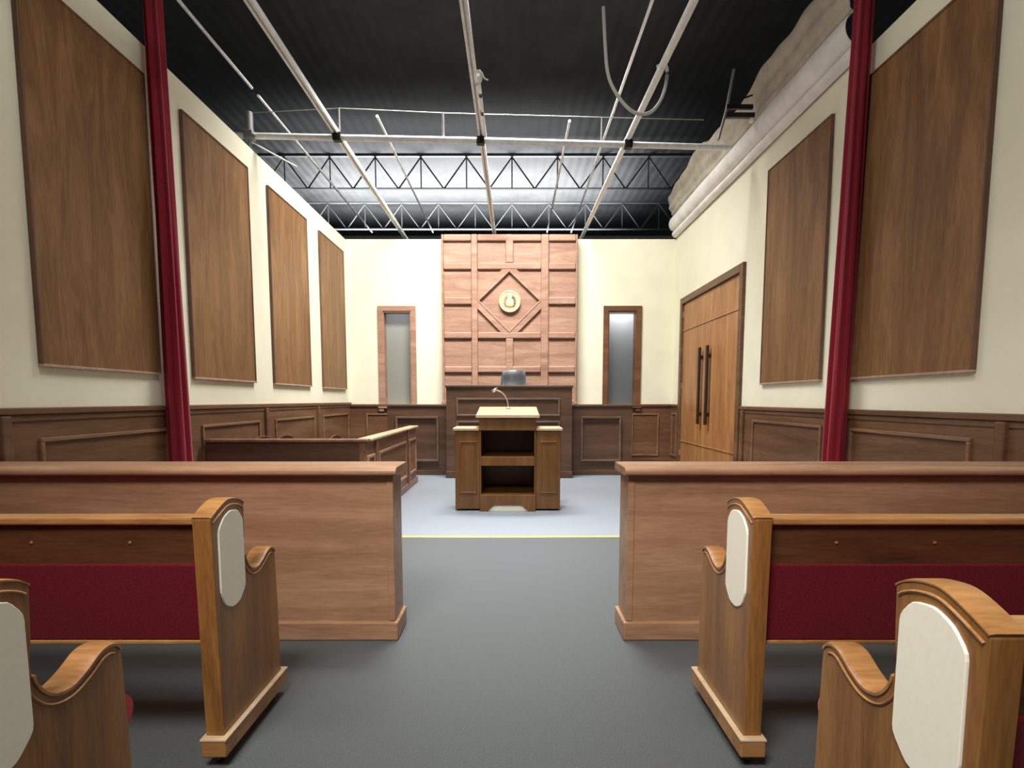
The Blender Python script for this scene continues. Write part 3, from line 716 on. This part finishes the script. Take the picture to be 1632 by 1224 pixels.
for x0, y0, x1, y1, z, lab in ((-3.31, 1, -3.31, 7.15, 5.2, 'thin conduit under the roof nearest the jury side wall, front length'),
                               (-3.31, 7.32, -3.31, 13, 5.2, 'thin conduit under the roof nearest the jury side wall, far length'),
                               (-1.885, 7.82, -1.87, 13, 5.2, 'short thin conduit under the roof between jury-side and middle channels'),
                               (0.82, 7.95, 0.83, 13, 5.2, 'short thin conduit under the roof right of the middle channel'),
                               (1.39, 1, 1.40, 13, 5.2, 'long thin conduit under the roof passing behind the cable loop')):
    bm = bmesh.new(); tube(bm, [(x0, y0, z), (x1, y1, z)], 0.019, 8)
    tag(obj('roof_conduit', bm, 'steel', smooth=50), lab, 'conduit', 'thin conduits under the roof')
bm = bmesh.new(); tube(bm, smooth_curve([(0.9, 5.6, 5.1), (0.93, 5.6, 4.66), (0.955, 5.6, 4.48), (1.0, 5.6, 4.36), (1.09, 5.6, 4.225), (1.2, 5.6, 4.125), (1.31, 5.6, 4.096), (1.41, 5.6, 4.13), (1.49, 5.6, 4.24), (1.535, 5.6, 4.39), (1.54, 5.6, 4.53), (1.5, 5.6, 4.56), (1.44, 5.6, 4.545)], 6), 0.017, 10)
tag(obj('cable_loop', bm, 'cable', smooth=60), 'grey cable hanging in a loop from the overhead pipe', 'cable')
cc = thing('taped_conduit', 'white taped conduit lying beside the middle channel overhead', 'conduit', (0, 0, 0))
bm = bmesh.new(); tube(bm, [(-0.335, 5.55, 4.44), (-0.325, 6.8, 4.45)], 0.018, 10); obj('conduit_run', bm, 'steel', cc, smooth=50)
for y in (5.86, 6.22): 
    bm = bmesh.new(); tube(bm, [(-0.333, y, 4.443), (-0.332, y + 0.07, 4.444)], 0.0195, 10); obj('tape_band', bm, 'black_metal', cc, smooth=50)
bm = bmesh.new(); tube(bm, smooth_curve([(-0.355, 5.6, 4.50), (-0.32, 5.58, 4.49), (-0.305, 5.57, 4.42), (-0.322, 5.57, 4.375), (-0.37, 5.57, 4.36)], 6), 0.012, 8); obj('loose_end', bm, 'cable', cc, smooth=50)
bm = bmesh.new(); tube(bm, smooth_curve([(-0.30, 5.56, 4.47), (-0.275, 5.55, 4.41), (-0.235, 5.55, 4.39)], 6), 0.008, 8); obj('loose_end', bm, 'cable', cc, smooth=50)

# roof joists
for y, lab in ((12.2, 'dark open-web roof joist just behind the end wall'), (15.0, 'dark open-web roof joist furthest behind the end wall')):
    bm = bmesh.new()
    box(bm, -8.9, 8.9, y - 0.04, y + 0.04, 5.87, 5.89); box(bm, -8.9, 8.9, y - 0.04, y + 0.04, 6.56, 6.6)
    for k in range(-8, 9):
        tube(bm, [(k - 0.5, y, 5.88), (k, y, 6.55)], 0.018, 6); tube(bm, [(k, y, 6.55), (k + 0.5, y, 5.88)], 0.018, 6)
        tube(bm, [(k, y, 5.88), (k, y, 6.55)], 0.014, 6)
    tag(obj('roof_joist', bm, 'truss'), lab, 'joist', 'open-web roof joists')

# muslin sheet bunched on top of the door-side wall
bm = bmesh.new()
prof = [(3.03, 4.235), (2.99, 4.26), (2.965, 4.30), (2.985, 4.345), (3.01, 4.36), (2.955, 4.37), (2.915, 4.43), (2.905, 4.50), (2.925, 4.57), (2.96, 4.605), (2.975, 4.62), (2.945, 4.66), (2.95, 4.72), (2.915, 4.79), (2.92, 4.87), (2.885, 4.95), (2.88, 5.03)]
prof = smooth_curve([(0, p[0], p[1]) for p in prof], 3)
ny = 150; rows = []
for j in range(ny + 1):
    y = 4.94 + 5.24 * j / ny; row = []
    e = 0.05 * math.sin(y * 2.3 + 0.6) + 0.03 * math.sin(y * 5.9 + 1) + 0.012 * math.sin(y * 13.7)
    for i, p in enumerate(prof):
        q = i / (len(prof) - 1)
        amp = 0.006 + 0.022 * max(0, q - 0.5)
        dx = amp * math.sin(y * 0.9 + q * 9) + 0.7 * amp * math.sin(y * 2.3 - q * 16)
        dz = 0.5 * amp * math.sin(y * 1.1 + q * 5) + (e * max(0, (q - 0.6) / 0.4))
        if q < 0.12: dx *= q / 0.12; dz *= q / 0.12
        row.append(bm.verts.new((p[1] + dx, y, p[2] + dz)))
    rows.append(row)
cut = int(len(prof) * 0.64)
nv = bm.verts; co_rows = [[tuple(v.co) for v in row] for row in rows]; bm.free()
dp = thing('muslin_drape', 'crumpled off-white cloth bunched along the top of the door side wall', 'drape', (0, 0, 0))
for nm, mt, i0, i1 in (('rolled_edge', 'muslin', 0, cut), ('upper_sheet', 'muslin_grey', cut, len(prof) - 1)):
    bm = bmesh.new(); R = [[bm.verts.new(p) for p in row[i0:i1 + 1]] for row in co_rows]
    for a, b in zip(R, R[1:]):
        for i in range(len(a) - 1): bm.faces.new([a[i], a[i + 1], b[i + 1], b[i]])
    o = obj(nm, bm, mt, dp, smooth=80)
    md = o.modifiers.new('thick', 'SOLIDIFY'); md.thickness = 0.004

bk = thing('lighting_bracket', 'black metal bracket arms against the white cloth near the pipe end', 'bracket', (0, 6.68, 0))
bm = bmesh.new(); tube(bm, [(2.63, 0, 5.15), (2.555, 0, 4.68), (2.47, 0, 4.35)], 0.018, 8); obj('upright_rod', bm, 'grey_steel', bk, smooth=50)
boxobj('bracket_arm', (2.555, 2.87, -0.02, 0.02, 4.70, 4.75), 'black_metal', bk, 0.004)
boxobj('bracket_arm', (2.555, 2.89, -0.025, 0.025, 4.60, 4.655), 'black', bk, 0.004)
bm = bmesh.new(); tube(bm, [(2.56, 0, 4.765), (2.86, 0, 4.86)], 0.011, 8); obj('brace', bm, 'black_metal', bk, smooth=50)
bm = bmesh.new(); lathe(bm, [(0.02, -0.02), (0.028, -0.01), (0.028, 0.02), (0.02, 0.03)], 'Z', (2.86, 0, 4.57), 12); obj('end_knob', bm, 'inset', bk, smooth=50)

# ------------------------------------------------------------------ lights
def area(name, loc, target, sx, sy, power, col, spread=180):
    l = bpy.data.lights.new(name, 'AREA'); l.shape = 'RECTANGLE'; l.size = sx; l.size_y = sy; l.energy = power; l.color = col; l.spread = math.radians(spread)
    o = bpy.data.objects.new(name, l); C.objects.link(o); o.location = loc
    o.rotation_euler = (Vector(target) - Vector(loc)).to_track_quat('-Z', 'Y').to_euler()
    return o
area('well_light', (-0.5, 7.2, 6.4), (-0.7, 9.3, 1.6), 3.2, 1.2, 430, (1.0, 0.98, 0.94), 130)
area('well_fill', (-0.2, 7.1, 6.3), (-0.2, 6.9, 0.0), 2.0, 1.0, 120, (0.97, 0.98, 1.0), 100)
area('front_light', (-0.1, 4.3, 5.6), (-0.1, 4.5, 0.0), 1.4, 0.8, 70, (0.98, 0.99, 1.0), 55)
area('gallery_light', (-1.0, -0.5, 4.4), (0.1, 2.2, 0.6), 1.6, 1.0, 78, (1.0, 0.96, 0.9), 85)
area('gallery_top_light', (0.1, 2.9, 5.6), (0.1, 2.9, 0.0), 1.6, 1.6, 85, (1.0, 0.98, 0.95))
area('roof_glow', (-1.4, 14.4, 4.4), (-1.4, 14.1, 6.6), 7.0, 1.0, 1600, (0.97, 0.98, 1.0), 115)
area('window_glow', (-2.16, 10.75, 2.9), (-2.16, 10.35, 2.5), 0.5, 0.4, 5, (0.85, 0.92, 1.0))
area('window_glow', (2.08, 10.6, 3.0), (2.08, 10.38, 2.5), 0.5, 0.3, 7, (0.97, 0.98, 1.0))

w = bpy.data.worlds.new('ambient'); scene.world = w; w.use_nodes = True
w.node_tree.nodes['Background'].inputs[0].default_value = (0.95, 0.97, 1.0, 1)
w.node_tree.nodes['Background'].inputs[1].default_value = 0.12

# ------------------------------------------------------------------ camera
cam = bpy.data.cameras.new('camera'); co = bpy.data.objects.new('camera', cam); C.objects.link(co)
F = 850.0
cam.sensor_fit = 'HORIZONTAL'; cam.sensor_width = 36.0; cam.lens = 36.0 * F / 1632.0
cam.shift_y = (637 + F * 0.086 - 612) / 1632.0
cam.clip_start = 0.05
co.location = (0, 0, 1.25); co.rotation_euler = (PI / 2 - math.atan(0.086), 0, 0)
scene.camera = co
scene.view_settings.view_transform = 'Standard'
scene.view_settings.look = 'None'
scene.view_settings.exposure = 0.0
